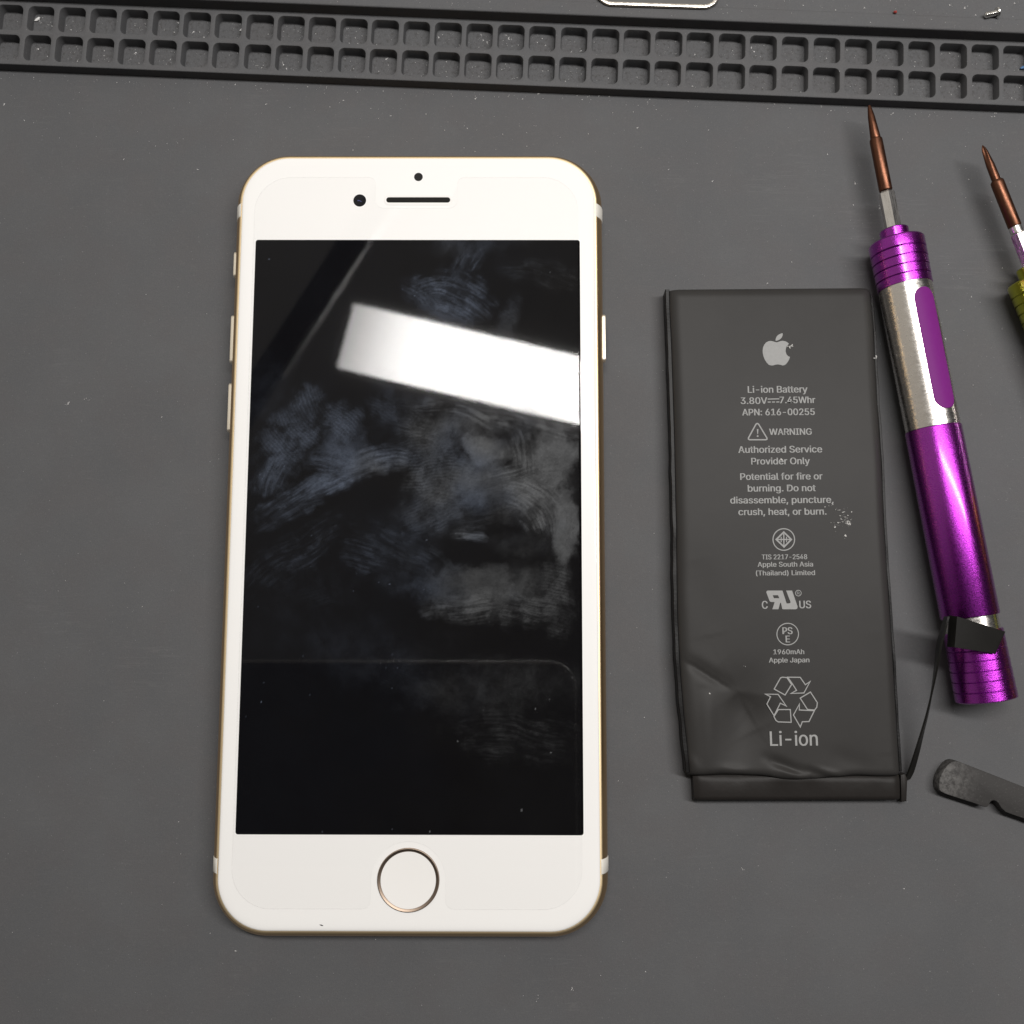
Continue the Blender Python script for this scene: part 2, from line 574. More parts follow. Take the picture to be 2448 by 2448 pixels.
# earpiece slot, camera, sensor
bm = bmesh.new()
o1, o2 = rrect(6.25, .95, .94, 10, 0, 59.45), rrect(5.8, .5, .49, 10, 0, 59.52)
loft(bm, [[(x, y, ZT + .008) for x, y in o1], [(x, y, ZT + .06) for x, y in rrect(6.1, .82, .81, 10, 0, 59.46)], [(x, y, ZT + .05) for x, y in rrect(5.85, .54, .53, 10, 0, 59.52)], [(x, y, ZT + .012) for x, y in o2]])
ear = obj('earpiece', bm, M['homebutton'], ph)
bm = bmesh.new()
bm.faces.new([bm.verts.new((x, y, ZT + .015)) for x, y in rrect(5.79, .49, .48, 10, 0, 59.52)])
obj('speaker_mesh', bm, M['mesh'], ear)
bm = bmesh.new(); disc(bm, -10.61, 59.42, 1.16, ZT + .02)
fc = obj('front_camera', bm, M['lens'], ph)
bm = bmesh.new(); bm.faces.new([bm.verts.new((-10.75 + x, 59.33 + y, ZT + .03)) for x, y in ((-.3, .12), (-.05, .2), (.55, -.1), (.5, -.2), (.0, .02), (-.2, -.1))])
obj('lens', bm, M['lens_glint'], fc)  # a blue glint painted as a flat patch on the camera glass
bm = bmesh.new(); disc(bm, -.02, 63.9, .79, ZT + .02)
obj('proximity_sensor', bm, M['black'], ph)

# home button: dished white disc in a bevelled ring
HBX, HBY = -.07, -59.28
bm = bmesh.new()
prof = [(0.02, -.10), (2.2, -.07), (3.8, -.02), (4.62, .02)]
loops = [[(HBX + r * math.cos(a), HBY + r * math.sin(a), ZT + .115 + z) for a in [2 * math.pi * k / 72 for k in range(72)]] for r, z in prof]
loft(bm, loops, True, True, False)
hb = obj('home_button', bm, M['homebutton'], ph, angle=70)
bm = bmesh.new()
prof = [(5.22, .01), (5.18, .06), (5.08, .05), (4.66, -.0 + .16), (4.60, .15)]
prof = [(5.22, .012), (5.17, .17), (5.06, .19), (4.74, .045), (4.60, .03)]
loops = [[(HBX + r * math.cos(a), HBY + r * math.sin(a), ZT + z) for a in [2 * math.pi * k / 96 for k in range(96)]] for r, z in prof]
loft(bm, loops)
obj('metal_ring', bm, M['ring'], hb, angle=25)

# tempered glass: rounded corners, notch for the earpiece, bay for the home button
def arc(cx, cy, r, a0, a1, n=10):
    return [(cx + r * math.cos(math.radians(a0 + (a1 - a0) * k / n)), cy + r * math.sin(math.radians(a0 + (a1 - a0) * k / n))) for k in range(n + 1)]


PL, PR, PT, PB = -29.55, 28.95, 63.75, -63.9
outl = []
outl += arc(PR - 6.5, PT - 6.5, 6.5, 0, 90, 14)
outl += arc(7.1 + 1.3, PT - 1.3, 1.3, 90, 180, 6)
outl += arc(7.1 - 1.5, 57.9 + 1.5, 1.5, 360, 270, 6) + arc(-7.75 + 1.5, 57.9 + 1.5, 1.5, 270, 180, 6)
outl += arc(-7.75 - 1.3, PT - 1.3, 1.3, 0, 90, 6)
outl += arc(PL + 6.5, PT - 6.5, 6.5, 90, 180, 14)
outl += arc(PL + 6.5, PB + 6.5, 6.5, 180, 270, 14)
outl += arc(-6.3 - 1.4, PB + 1.4, 1.4, 270, 360, 6)
outl += arc(HBX, HBY, 6.25, 185, -5, 30)
outl += arc(6.2 + 1.4, PB + 1.4, 1.4, 180, 270, 6)
outl += arc(PR - 6.5, PB + 6.5, 6.5, 270, 360, 14)
bm = bmesh.new()
top = [bm.verts.new((x, y, ZT + .30)) for x, y in outl]
bot = [bm.verts.new((x * 1.0, y, ZT + .03)) for x, y in outl]
bm.faces.new(top).material_index = 0
for i in range(len(top)):
    j = (i + 1) % len(top)
    bm.faces.new((bot[i], bot[j], top[j], top[i])).material_index = 1
bmesh.ops.triangulate(bm, faces=[f for f in bm.faces if len(f.verts) > 4])
glass = obj('screen_protector', bm, [M['protector'], M['protector_edge']], ph, smooth=False)


def build_grease():
    """Finger marks as a film of varying thickness: presses with skin ridges, drawn out swipes and soft pads."""
    x0, x1, y0, y1, st = -29.4, 28.8, -57.0, 56.5, .15
    nx, ny = int((x1 - x0) / st) + 1, int((y1 - y0) / st) + 1
    X, Y = np.meshgrid(np.linspace(x0, x1, nx), np.linspace(y0, y1, ny))
    rs = np.random.RandomState(5)
    lat = rs.rand(64, 256, 256).astype(np.float32)

    def vn(x, y, seed):
        xi, yi = np.floor(x).astype(int), np.floor(y).astype(int)
        fx, fy = x - xi, y - yi
        fx, fy = fx * fx * (3 - 2 * fx), fy * fy * (3 - 2 * fy)
        L = lat[seed % 64]
        a_, b_, c_, d_ = L[yi & 255, xi & 255], L[yi & 255, (xi + 1) & 255], L[(yi + 1) & 255, xi & 255], L[(yi + 1) & 255, (xi + 1) & 255]
        return (a_ * (1 - fx) + b_ * fx) * (1 - fy) + (c_ * (1 - fx) + d_ * fx) * fy

    def fbm(x, y, seed, oc=5, gain=.6):
        t_, amp, nrm = 0, 1.0, 0
        for k in range(oc):
            cs_, sn_ = math.cos(.6 * k), math.sin(.6 * k)
            t_ = t_ + amp * vn((x * cs_ - y * sn_) * 2 ** k + 13.7 * k + 100, (x * sn_ + y * cs_) * 2 ** k + 7.1 * k + 100, seed + k)
            nrm += amp
            amp *= gain
        return t_ / nrm

    def axial(x, y, seed, oc=4, gain=.7):
        """Fractal noise that keeps its axes, for fibres."""
        t_, amp, nrm = 0, 1.0, 0
        for k in range(oc):
            t_ = t_ + amp * vn(x * 1.6 ** k + 31.3 * k + 90, y * 2.0 ** k + 17.9 * k + 90, seed + k)
            nrm += amp
            amp *= gain
        return t_ / nrm

    def ss(v, lo_, hi_):
        t_ = np.clip((v - lo_) / (hi_ - lo_), 0, 1)
        return t_ * t_ * (3 - 2 * t_)
    wx = X + 2.4 * (fbm(X * .16, Y * .16, 3, 3) - .5) + .5 * (fbm(X * .9, Y * .9, 5, 3) - .5)
    wy = Y + 2.4 * (fbm(X * .16, Y * .16, 9, 3) - .5) + .5 * (fbm(X * .9, Y * .9, 11, 3) - .5)
    # px, py, radius along and across in px, turn, weight, kind, curl (ridge centre)
    marks = [(1085, 715, 95, 62, 18, .75, 'swipe', .5), (1060, 735, 80, 44, 25, .7, 'press', 1.0), (1115, 640, 60, 28, -60, .40, 'swipe', 0), (1130, 585, 130, 34, -8, .26, 'soft', 0), (1000, 700, 60, 30, 40, .32, 'swipe', 0),
             (1215, 765, 30, 60, 20, .32, 'press', 2), (1290, 650, 120, 40, 12, .12, 'swipe', 0), (700, 1040, 62, 120, 28, .75, 'press', -1.3), (655, 1120, 80, 34, -62, .42, 'swipe', .6), (720, 1180, 125, 26, -27, .55, 'swipe', .3),
             (690, 1230, 90, 18, -25, .28, 'swipe', 0), (821, 1010, 44, 50, 0, .95, 'press', 2.2), (825, 1070, 56, 62, 0, .95, 'soft', 0), (800, 1110, 60, 40, 10, .55, 'swipe', 0), (805, 1146, 92, 28, -26, 1.15, 'swipe', .4), (914, 1094, 84, 34, -8, .85, 'swipe', .3),
             (870, 1120, 80, 26, -14, .5, 'swipe', 0), (914, 962, 34, 72, 6, .30, 'press', 1.6), (965, 985, 58, 60, -25, .26, 'press', 1.2), (1017, 1089, 52, 92, -35, .50, 'press', 3.5), (1062, 1152, 74, 86, -30, .72, 'press', 3.5),
             (1033, 1222, 66, 56, -30, .42, 'press', 3.5), (1069, 1047, 70, 52, -10, .62, 'soft', 0), (1010, 1020, 90, 34, 20, .30, 'swipe', 0), (1110, 985, 130, 30, 13, .60, 'swipe', .1), (1250, 1000, 130, 32, 13, .80, 'swipe', -.1), (1330, 1026, 70, 24, 14, .95, 'swipe', 0),
             (1130, 1030, 100, 36, 8, .45, 'soft', 0), (1168, 1078, 60, 36, 3, 1.5, 'pad', 0), (1256, 1075, 62, 36, 84, .75, 'swipe', 0), (1328, 1095, 44, 78, 0, 1.25, 'pad', 0), (1285, 1110, 60, 60, 0, .6, 'soft', 0), (1152, 1151, 72, 62, 0, .65, 'pad', 0), (1235, 1140, 95, 34, -16, .6, 'swipe', 0),
             (1281, 1205, 82, 50, 46, 1.35, 'swipe', .8), (1240, 1190, 50, 60, 10, .6, 'soft', 0), (1349, 1262, 30, 96, 4, .95, 'pad', 0), (1330, 1190, 60, 80, 0, .5, 'soft', 0), (1120, 1230, 130, 44, -14, .28, 'swipe', 0), (1126, 1284, 42, 13, 4, .75, 'swipe', 0), (1260, 1300, 90, 40, 0, .18, 'soft', 0),
             (1121, 1400, 130, 44, 0, .42, 'pad', 0), (1190, 1450, 170, 42, 2, .55, 'swipe', .1), (1250, 1390, 90, 50, 0, .35, 'soft', 0), (1330, 1420, 36, 96, -5, .5, 'press', 2.5), (885, 1330, 60, 36, 15, .35, 'swipe', 0), (960, 1310, 110, 40, 25, .2, 'swipe', 0), (1000, 1390, 110, 50, 10, .18, 'soft', 0),
             (1060, 1210, 190, 80, -30, .16, 'soft', 0), (1160, 1640, 240, 60, 0, .17, 'soft', 0), (1230, 1760, 150, 60, 8, .12, 'swipe', 0), (700, 1320, 150, 50, -32, .14, 'swipe', 0), (880, 1560, 240, 80, 8, .08, 'soft', 0), (740, 1420, 120, 70, -20, .07, 'press', 2), (640, 930, 60, 90, 10, .10, 'soft', 0)]
    G = np.zeros_like(X)
    for i, (bx, by, rx, ry, rot, wgt, kind, curl) in enumerate(marks):
        p_ = at(bx, by, 7.4)
        k_ = 13.5 / 1.25
        rx, ry = rx / k_, ry / k_
        an = -math.radians(rot)
        dx, dy = wx - p_.x, wy - p_.y
        lx, ly = dx * math.cos(an) + dy * math.sin(an), -dx * math.sin(an) + dy * math.cos(an)
        ux, uy = X - p_.x, Y - p_.y
        sx_, sy_ = ux * math.cos(an) + uy * math.sin(an), -ux * math.sin(an) + uy * math.cos(an)
        near = (np.abs(lx) < rx * 1.5) & (np.abs(ly) < ry * 1.5)
        lx, ly = lx[near], ly[near]
        sx_, sy_ = .75 * sx_[near] + .25 * lx, .75 * sy_[near] + .25 * ly
        xx, yy = X[near], Y[near]
        rr_ = np.sqrt((lx / rx) ** 2 + (ly / ry) ** 2) + .75 * (fbm(xx * .45, yy * .45, i * 3, 5, .62) - .5)
        msk = ss(-rr_, -1.0, {'press': -.35, 'pad': -.48, 'swipe': -.25, 'soft': -.1}[kind])
        msk = msk * (.55 + .6 * ss(fbm(xx * .2, yy * .2, i * 2 + 3, 4), .3, .65))
        if kind == 'swipe':
            lb = sy_ + (curl * .6 + .12) * sx_ * sx_ / max(rx, 1) + .25 * np.sin(sx_ * .5 + i)
            fib = axial(sx_ * .34, lb * 2.9, i * 5 + 1, 4, .62)
            tex = (.22 + .85 * ss(fib, .32, .72)) * (.35 + .9 * ss(fbm(xx * .5, yy * .5, i + 20, 4), .35, .65))
        elif kind == 'press':
            cx_, cy_ = (-rx * .9 * curl, -ry * 1.1 * curl) if ry > rx else (rx * .3, ry * 1.7 * curl)
            rho = np.sqrt((sx_ - cx_) ** 2 + (sy_ - cy_) ** 2) + .9 * (fbm(xx * .28, yy * .28, i * 7 + 2, 3) - .5)
            rid = ss(.5 + .5 * np.sin(rho * 2 * math.pi / .56) + .5 * (vn(xx * 2.2, yy * 2.2, i) - .5), .15, .85)
            brk = ss(fbm(xx * .42, yy * .42, i * 2 + 9, 6, .72), .26, .72)
            tex = (.50 + .52 * rid * (.3 + 1.0 * fbm(xx * .3, yy * .3, i + 15, 3))) * (.05 + .85 * brk)
        elif kind == 'pad':
            tex = .62 + .55 * (fbm(xx * .9, yy * .9, i + 31, 4, .7) - .3) + .22 * (axial(lx * .4, ly * 3.0, i + 40) - .5)
        else:
            tex = .25 + 1.2 * (fbm(xx * .6, yy * .6, i * 4 + 6, 6, .68) - .28)
        G[near] += wgt * msk * np.clip(tex, 0, 1.4)
    G = 1 - np.exp(-1.05 * G)
    G *= .78 + .42 * vn(X * 5.5, Y * 5.5, 50)
    # thin uneven haze over the whole film, then stray dust caught in it
    G += .010 + .022 * fbm(X * .12, Y * .12, 44, 4)
    dust_ = lat[33][:, :]
    for _ in range(55):
        cx_, cy_, r_ = rs.uniform(x0, x1), rs.uniform(y0, y1), rs.uniform(.05, .13) * (1 + (rs.rand() > .93))
        q_ = ((X - cx_) ** 2 + (Y - cy_) ** 2) < r_ * r_
        G[q_] = np.maximum(G[q_], rs.uniform(.3, 1.1))
    T_ = np.clip(ss(X + 22 * (fbm(X * .1, Y * .1, 60, 3) - .5) * 2 - .22 * (Y - 20), -6, 24), 0, 1)
    me = bpy.data.meshes.new('finger_marks')
    me.vertices.add(nx * ny)
    co_ = np.stack([X, Y, np.full_like(X, ZT + .306)], -1).astype(np.float32) * S
    me.vertices.foreach_set('co', co_.ravel())
    idx = np.arange(nx * ny).reshape(ny, nx)
    qd = np.stack([idx[:-1, :-1], idx[:-1, 1:], idx[1:, 1:], idx[1:, :-1]], -1).reshape(-1, 4)
    me.loops.add(qd.size)
    me.loops.foreach_set('vertex_index', qd.ravel().astype(np.int32))
    me.polygons.add(len(qd))
    me.polygons.foreach_set('loop_start', np.arange(0, qd.size, 4, dtype=np.int32))
    me.update(calc_edges=True)
    at_ = me.attributes.new('grease', 'FLOAT_COLOR', 'POINT')
    col = np.stack([G, T_, T_ * 0, T_ * 0 + 1], -1).astype(np.float32)
    at_.data.foreach_set('color', col.ravel())
    me.materials.append(M['grease'])
    o_ = bpy.data.objects.new('finger_marks', me)
    C.objects.link(o_)
    o_.parent = glass


build_grease()

# a small chip in the paint of the lower bezel
bm = bmesh.new()
p = at(768, 2212, ZT + .02)
bm.faces.new([bm.verts.new((p.x + x, p.y + y, ZT + .012)) for x, y in ((-.35, .1), (.0, .12), (.36, -.05), (.2, -.14), (-.1, -.05))])
obj('scratch', bm, M['black'], ph)

# ================================================================== BATTERY
ZB = 4.2
bat = thing('battery', 'flat black lithium battery with grey print lying between the phone and the purple screwdriver', 'battery', at(1880, 1300, 0))
BO = Vector(at(1880, 1300, 0))


def bobj(name, bm, mats, parent=None, **kw):
    for v in bm.verts:
        v.co -= BO
    return obj(name, bm, mats, parent or bat, **kw)


LEFT = [(694, 1599), (760, 1601), (846, 1605), (1033, 1611), (1260, 1616), (1440, 1618), (1573, 1623), (1700, 1633), (1775, 1641), (1851, 1648)]
RIGHT = [(684, 2086), (784, 2094), (939, 2102), (1095, 2113), (1259, 2120), (1386, 2128), (1542, 2139), (1728, 2150), (1851, 2157)]


def interp(tab, y):
    if y <= tab[0][0]:
        return tab[0][1]
    for (a, b), (c, d) in zip(tab, tab[1:]):
        if y <= c:
            return b + (d - b) * (y - a) / (c - a)
    return tab[-1][1]


def seg_d(p, a, b):
    t = max(0, min(1, (p - a).dot(b - a) / (b - a).length_squared))
    q = a + (b - a) * t
    cr = (b - a).x * (p - a).y - (b - a).y * (p - a).x
    return (p - q).length, t, (1 if cr > 0 else -1)


CREASES = [  # (from px, to px, depth, width mm, step)
    ((1785, 1650), (1765, 1852), .72, 3.6, 0), ((1692, 1640), (1690, 1850), -.30, 1.5, 0), ((1980, 1800), (2110, 1848), .12, 1.6, 0), ((1720, 1835), (1800, 1850), -.15, .7, 0),
    ((1630, 1570), (1765, 1655), .34, 1.1, .12), ((1765, 1655), (1815, 1745), .26, 2.6, .05), ((1700, 1600), (1800, 1700), .15, 4.0, 0), ((1655, 1330), (1700, 1520), .10, 3.0, 0), ((2090, 1500), (2135, 1800), .10, 2.6, 0),
    ((1640, 1800), (1672, 1850), -.25, .8, .0), ((1832, 1812), (1938, 1858), .50, .85, .0),
    ((1858, 1838), (1940, 1866), -.36, .55, 0), ((1915, 1838), (2010, 1866), .40, .6, 0), ((1945, 1838), (2040, 1862), -.22, .5, 0), ((1700, 1856), (1830, 1858), .12, .7, 0)]
CR = [(Vector(at(*a, ZB)[:2]), Vector(at(*b, ZB)[:2]), d, w, s) for a, b, d, w, s in CREASES]

NX, NY = 110, 230
bm = bmesh.new()
rows = []
for iy in range(NY + 1):
    fy = iy / NY
    row = []
    for ix in range(NX + 1):
        # parameter runs over the rounded left edge, the flat top and the rounded right edge
        fx = ix / NX
        tx = .5 - .5 * math.cos(math.pi * fx) if False else fx
        foot = 1856 + 4.5 * noise.noise(Vector((fx * 7, 2.2, 0))) + 9 * math.exp(-((fx - .52) / .13) ** 2) - 5 * math.exp(-((fx - .2) / .12) ** 2)
        py = 688 + (foot - 688) * fy
        xl, xr = interp(LEFT, py), interp(RIGHT, py)
        px = xl + (xr - xl) * tx
        tilt = (1 - fy) * 0 - (fx - .5) * 0
        P = at(px, py - 4 * (fx - .0) * (1 - fy), ZB)
        dl, dr = fx * (xr - xl) / 13.6, (1 - fx) * (xr - xl) / 13.6
        dt, db = fy * 86.0, (1 - fy) * 86.0
        z = ZB
        for dd, rr, amt in ((dl, 2.4, 1.5), (dr, 2.0, 1.5), (dt, 1.6, 1.2), (db, 1.2, .9)):
            if dd < rr:
                q = 1 - dd / rr
                z -= amt * (1 - math.sqrt(max(0, 1 - q * q * .98)))
        p2 = Vector((P.x, P.y))
        for a, b, d, w, s in CR:
            ds, tt, sg = seg_d(p2, a, b)
            e = math.sin(math.pi * min(1, max(0.04, tt)) ** .8) if 0 < tt < 1 else 0.25
            z -= d * e * math.exp(-(ds / w) ** 2)
            if s:
                z -= s * e * math.exp(-(ds / (w * 3)) ** 2) * (-sg)
        z += .02 * noise.noise(Vector((P.x * .08, P.y * .08, 3.1)))
        row.append(bm.verts.new((P.x, P.y, z)))
    rows.append(row)
for a, b in zip(rows, rows[1:]):
    for i in range(NX):
        bm.faces.new((a[i], b[i], b[i + 1], a[i + 1]))
# skirt down to the mat
rim = [r[0] for r in rows] + rows[-1][1:] + [r[-1] for r in rows[::-1]][1:] + rows[0][::-1][1:-1]
cen = sum((v.co for v in rim), Vector()) / len(rim)
prev = rim
for zz, k in ((1.2, .006), (.25, .002), (0.02, -.006)):
    cur = [bm.verts.new((v.co.x + (v.co.x - cen.x) * k, v.co.y + (v.co.y - cen.y) * k * .4, zz)) for v in rim]
    for i in range(len(rim)):
        j = (i + 1) % len(rim)
        bm.faces.new((prev[i], cur[i], cur[j], prev[j]))
    prev = cur
casing = bobj('casing', bm, M['battery'], angle=65)

# crimped pouch seam standing along the left edge, and the thin lip on the right
for name, tab, side, y0, y1, hgt, wid in (('pouch_seam', LEFT, -1, 692, 1846, 3.5, .5), ('pouch_seam', RIGHT, 1, 700, 1846, 2.9, .3)):
    bm = bmesh.new()
    loops = []
    for k in range(121):
        py = y0 + (y1 - y0) * k / 120
        P = at(interp(tab, py), py, ZB - .8)
        w = wid * (1 + .25 * noise.noise(Vector((py * .02, side, 0))))
        hh = hgt + .22 * noise.noise(Vector((py * .013, side * 3, 1)))
        x0 = P.x + side * (.15 if side < 0 else -.1)
        xa, xb = x0 - side * .25, x0 + side * w
        loops.append([(xa, P.y, .05), (xa, P.y, hh - .15), (xa + side * .12, P.y, hh), (xb - side * .1, P.y, hh), (xb, P.y, hh - .12), (xb - side * .1, P.y, .05)])
    loft(bm, loops, True, True, True)
    bobj(name, bm, M['seam'], angle=40)

# folded terminal board under tape along the foot
bm = bmesh.new()
a, b, c, d = at(1657, 1856, 2.6), at(2150, 1859, 2.6), at(2152, 1913, 2.6), at(1660, 1914, 2.6)
NXF = 60
loops = []
for k in range(NXF + 1):
    t = k / NXF
    pu, pl = a.lerp(b, t), d.lerp(c, t)
    edge = min(t, 1 - t) * 36
    sag = .5 * max(0, 1 - edge / 1.3) ** 2
    wob = .16 * noise.noise(Vector((t * 11, 0, 5))) + .20 * math.exp(-((t - .5) / .10) ** 2) - .12 * math.exp(-((t - .15) / .1) ** 2)
    h = 3.1 - sag
    loops.append([(pu.x, pu.y + .9, h - 1.3), (pu.x, pu.y + .75, h - .75), (pu.x, pu.y + .35, h - .28 + wob), (pu.x, pu.y - .25, h - .02 + wob), (pu.x, pu.y - .9, h),
                  (pl.x, pl.y + .8, h - .05), (pl.x, pl.y + .3, h - .16), (pl.x, pl.y + .02, h - .6), (pl.x, pl.y - .12, .02)])
vs = loft(bm, loops, closed=False)
for e_ in (vs[0], vs[-1]):
    q = e_
    g0 = bm.verts.new((q[0].co.x, q[0].co.y, .02))
    bm.faces.new([g0] + q)
bobj('terminal_flap', bm, M['battery_dark'], angle=50)

bm = bmesh.new()
q = [at(2152.5, 1852, 2.0), at(2164, 1849, 2.0), at(2170, 1862, 2.0), at(2168, 1916, 2.0), at(2154, 1918, 2.0)]
prism(bm, [(p.x, p.y) for p in q[::-1]], .02, 2.1, .3)
bobj('side_tab', bm, M['battery_dark'], angle=40)

# flex cable: ribbon on edge rising from the foot over the screwdriver, with its connector at the end
path = [(2158, 1868, 1.0, (1.35, .45, -.25)), (2170, 1848, 1.8, (1.3, .45, -.5)), (2186, 1802, 3.0, (1.15, .35, -.8)), (2201, 1755, 4.2, (.95, .3, -1.1)), (2215, 1708, 5.6, (.85, .2, -1.4)),
        (2228, 1655, 7.2, (.75, .1, -1.8)), (2240, 1600, 9.2, (.5, .0, -2.1)), (2250, 1545, 10.8, (.25, 0, -2.2)), (2262, 1498, 11.8, (.25, 0, -2.2)), (2268, 1474, 12.0, (.3, 0, -2.2))]


def catmull(ps, n=8):
    out = []
    for i in range(len(ps) - 1):
        p0, p1, p2, p3 = ps[max(0, i - 1)], ps[i], ps[i + 1], ps[min(len(ps) - 1, i + 2)]
        for k in range(n):
            t = k / n
            out.append(.5 * ((2 * p1) + (p2 - p0) * t + (2 * p0 - 5 * p1 + 4 * p2 - p3) * t * t + (3 * p1 - p0 - 3 * p2 + p3) * t ** 3))
    out.append(ps[-1])
    return out


tp = catmull([at(x, y, z) for x, y, z, w in path])
wp = catmull([Vector(w) for x, y, z, w in path])
bm = bmesh.new()
loops = []
for i, (p, w) in enumerate(zip(tp, wp)):
    tan = (tp[min(i + 1, len(tp) - 1)] - tp[max(i - 1, 0)]).normalized()
    nn = tan.cross(w).normalized() * .16
    loops.append([p + nn, p + w + nn, p + w - nn, p - nn])
loft(bm, loops, True, True, True)
flex = bobj('flex_cable', bm, M['flex'], angle=40)
bm = bmesh.new()
ZC = 11.6
tl, tr, br, bl = at(2100 + 1045 / 5.552, 1380 + 520 / 5.552, ZC + .3), at(2100 + 1690 / 5.552, 1380 + 722 / 5.552, ZC - .7), at(2100 + 1556 / 5.552, 1380 + 1018 / 5.552, ZC - .9), at(2100 + 1012 / 5.552, 1380 + 930 / 5.552, ZC + .1)
fl1, fl2 = at(2100 + 950 / 5.552, 1380 + 506 / 5.552, ZC - .4), at(2100 + 925 / 5.552, 1380 + 925 / 5.552, ZC - 1.8)
dz = Vector((0, 0, .5))
loft(bm, [[fl1, fl1 - dz, fl2 - dz, fl2], [tl, tl - dz, bl - dz, bl], [tr + Vector((-.35, .1, 0)), tr - dz + Vector((-.35, .1, 0)), br - dz + Vector((-.35, .1, 0)), br + Vector((-.35, .1, 0))],
          [tr - dz * .25, tr - dz, br - dz, br - dz * .25]], True, True, True)
bobj('connector', bm, M['flex'], flex, angle=20)

# ------------------------------------------------------------------ print on the battery
FONT = None
try:
    FONT = bpy.data.fonts.load(os.path.join(bpy.utils.resource_path('LOCAL'), 'datafiles', 'fonts', 'Inter.woff2'))
except Exception:
    FONT = None
ZP = ZB + .06
CAPH = 1.0


def cap_height():
    cu = bpy.data.curves.new('line', 'FONT')
    cu.body = 'H'
    if FONT:
        cu.font = FONT
    cu.size = 1.0
    ob = bpy.data.objects.new('line', cu)
    C.objects.link(ob)
    me = bpy.data.meshes.new_from_object(ob.evaluated_get(bpy.context.evaluated_depsgraph_get()))
    h = max(v.co.y for v in me.vertices)
    bpy.data.objects.remove(ob); bpy.data.meshes.remove(me); bpy.data.curves.remove(cu)
    return h


CAPH = cap_height()
_layer = [0]


def zf(x, y):   # upper enlargement of the battery
    return at(1560 + x / 3.22, 660 + y / 3.22, ZP)


def zg(x, y):   # lower enlargement of the battery
    return at(1560 + x / 3.22, 1200 + y / 3.22, ZP)


def text_bm(bm, zz, body, x0, x1, base, cap, bold=0.0, strike=.045):
    cu = bpy.data.curves.new('line', 'FONT')
    cu.body = body
    if FONT:
        cu.font = FONT
    cu.size = 1.0
    cu.offset = bold
    cu.resolution_u = 4
    ob = bpy.data.objects.new('line', cu)
    C.objects.link(ob)
    dg = bpy.context.evaluated_depsgraph_get()
    me = bpy.data.meshes.new_from_object(ob.evaluated_get(dg))
    xs = [v.co.x for v in me.vertices]
    capw = [v.co.y for v in me.vertices]
    mn, mx = min(xs), max(xs)
    capu = CAPH
    pl, pr = zz(x0, base + (x1 - x0) * .0035), zz(x1, base - (x1 - x0) * .0035)
    up = (zz((x0 + x1) / 2, base - cap) - zz((x0 + x1) / 2, base)).length
    ex = (pr - pl)
    ln = ex.length
    ex.normalize()
    ey = Vector((-ex.y, ex.x, 0))
    off = len(bm.verts)
    for sh, dz_ in ((-strike, 0), (strike, .004)) if strike else ((0, 0),):
        vs = [bm.verts.new(pl + ex * (sh + (v.co.x - mn) / (mx - mn) * ln) + ey * (v.co.y / capu * up) + Vector((0, 0, dz_))) for v in me.vertices]
        for p in me.polygons:
            try:
                bm.faces.new([vs[i] for i in p.vertices])
            except ValueError:
                pass
    bpy.data.objects.remove(ob)
    bpy.data.meshes.remove(me)
    bpy.data.curves.remove(cu)


def stroke(bm, pts, wpx, zz, closed=True):
    """A flat mitred line; every line gets a height of its own."""
    _layer[0] += 1
    P = [zz(*p) for p in pts]
    w = (zz(pts[0][0] + wpx, pts[0][1]) - zz(*pts[0])).length / 2
    n = len(P)
    A, B = [], []
    for i in range(n):
        p, q, r = P[(i - 1) % n], P[i], P[(i + 1) % n]
        if not closed and i == 0:
            p = q - (r - q)
        if not closed and i == n - 1:
            r = q + (q - p)
        e1, e2 = (q - p).normalized(), (r - q).normalized()
        m = Vector((-(e1 + e2).y, (e1 + e2).x, 0))
        if m.length < 1e-5:
            m = Vector((-e1.y, e1.x, 0))
        m.normalize()
        c = max(.32, m.dot(Vector((-e1.y, e1.x, 0))))
        dz_ = Vector((0, 0, .0015 * (_layer[0] % 40)))
        A.append(bm.verts.new(q + m * w / c + dz_))
        B.append(bm.verts.new(q - m * w / c + dz_))
    for i in range(n if closed else n - 1):
        j = (i + 1) % n
        bm.faces.new((A[i], B[i], B[j], A[j]))


def circ(cx, cy, r, n=48):
    return [(cx + r * math.cos(2 * math.pi * k / n), cy + r * math.sin(2 * math.pi * k / n)) for k in range(n)]


def fill(bm, loops, zz):
    """Filled outline with holes, by way of a 2D curve."""
    cu = bpy.data.curves.new('fill', 'CURVE')
    cu.dimensions, cu.fill_mode = '2D', 'BOTH'
    for lp in loops:
        sp = cu.splines.new('POLY')
        sp.points.add(len(lp) - 1)
        for q, (x, y) in zip(sp.points, lp):
            v = zz(x, y)
            q.co = (v.x, v.y, 0, 1)
        sp.use_cyclic_u = True
    ob = bpy.data.objects.new('fill', cu)
    C.objects.link(ob)
    me = bpy.data.meshes.new_from_object(ob.evaluated_get(bpy.context.evaluated_depsgraph_get()))
    vs = [bm.verts.new((v.co.x, v.co.y, ZP)) for v in me.vertices]
    for p in me.polygons:
        bm.faces.new([vs[i] for i in p.vertices])
    bpy.data.objects.remove(ob); bpy.data.meshes.remove(me); bpy.data.curves.remove(cu)


def printed(name, bm):
    bm.normal_update()
    for f in bm.faces:
        if f.normal.z < 0:
            f.normal_flip()
    return bobj(name, bm, M['print'], smooth=False, recalc=False)


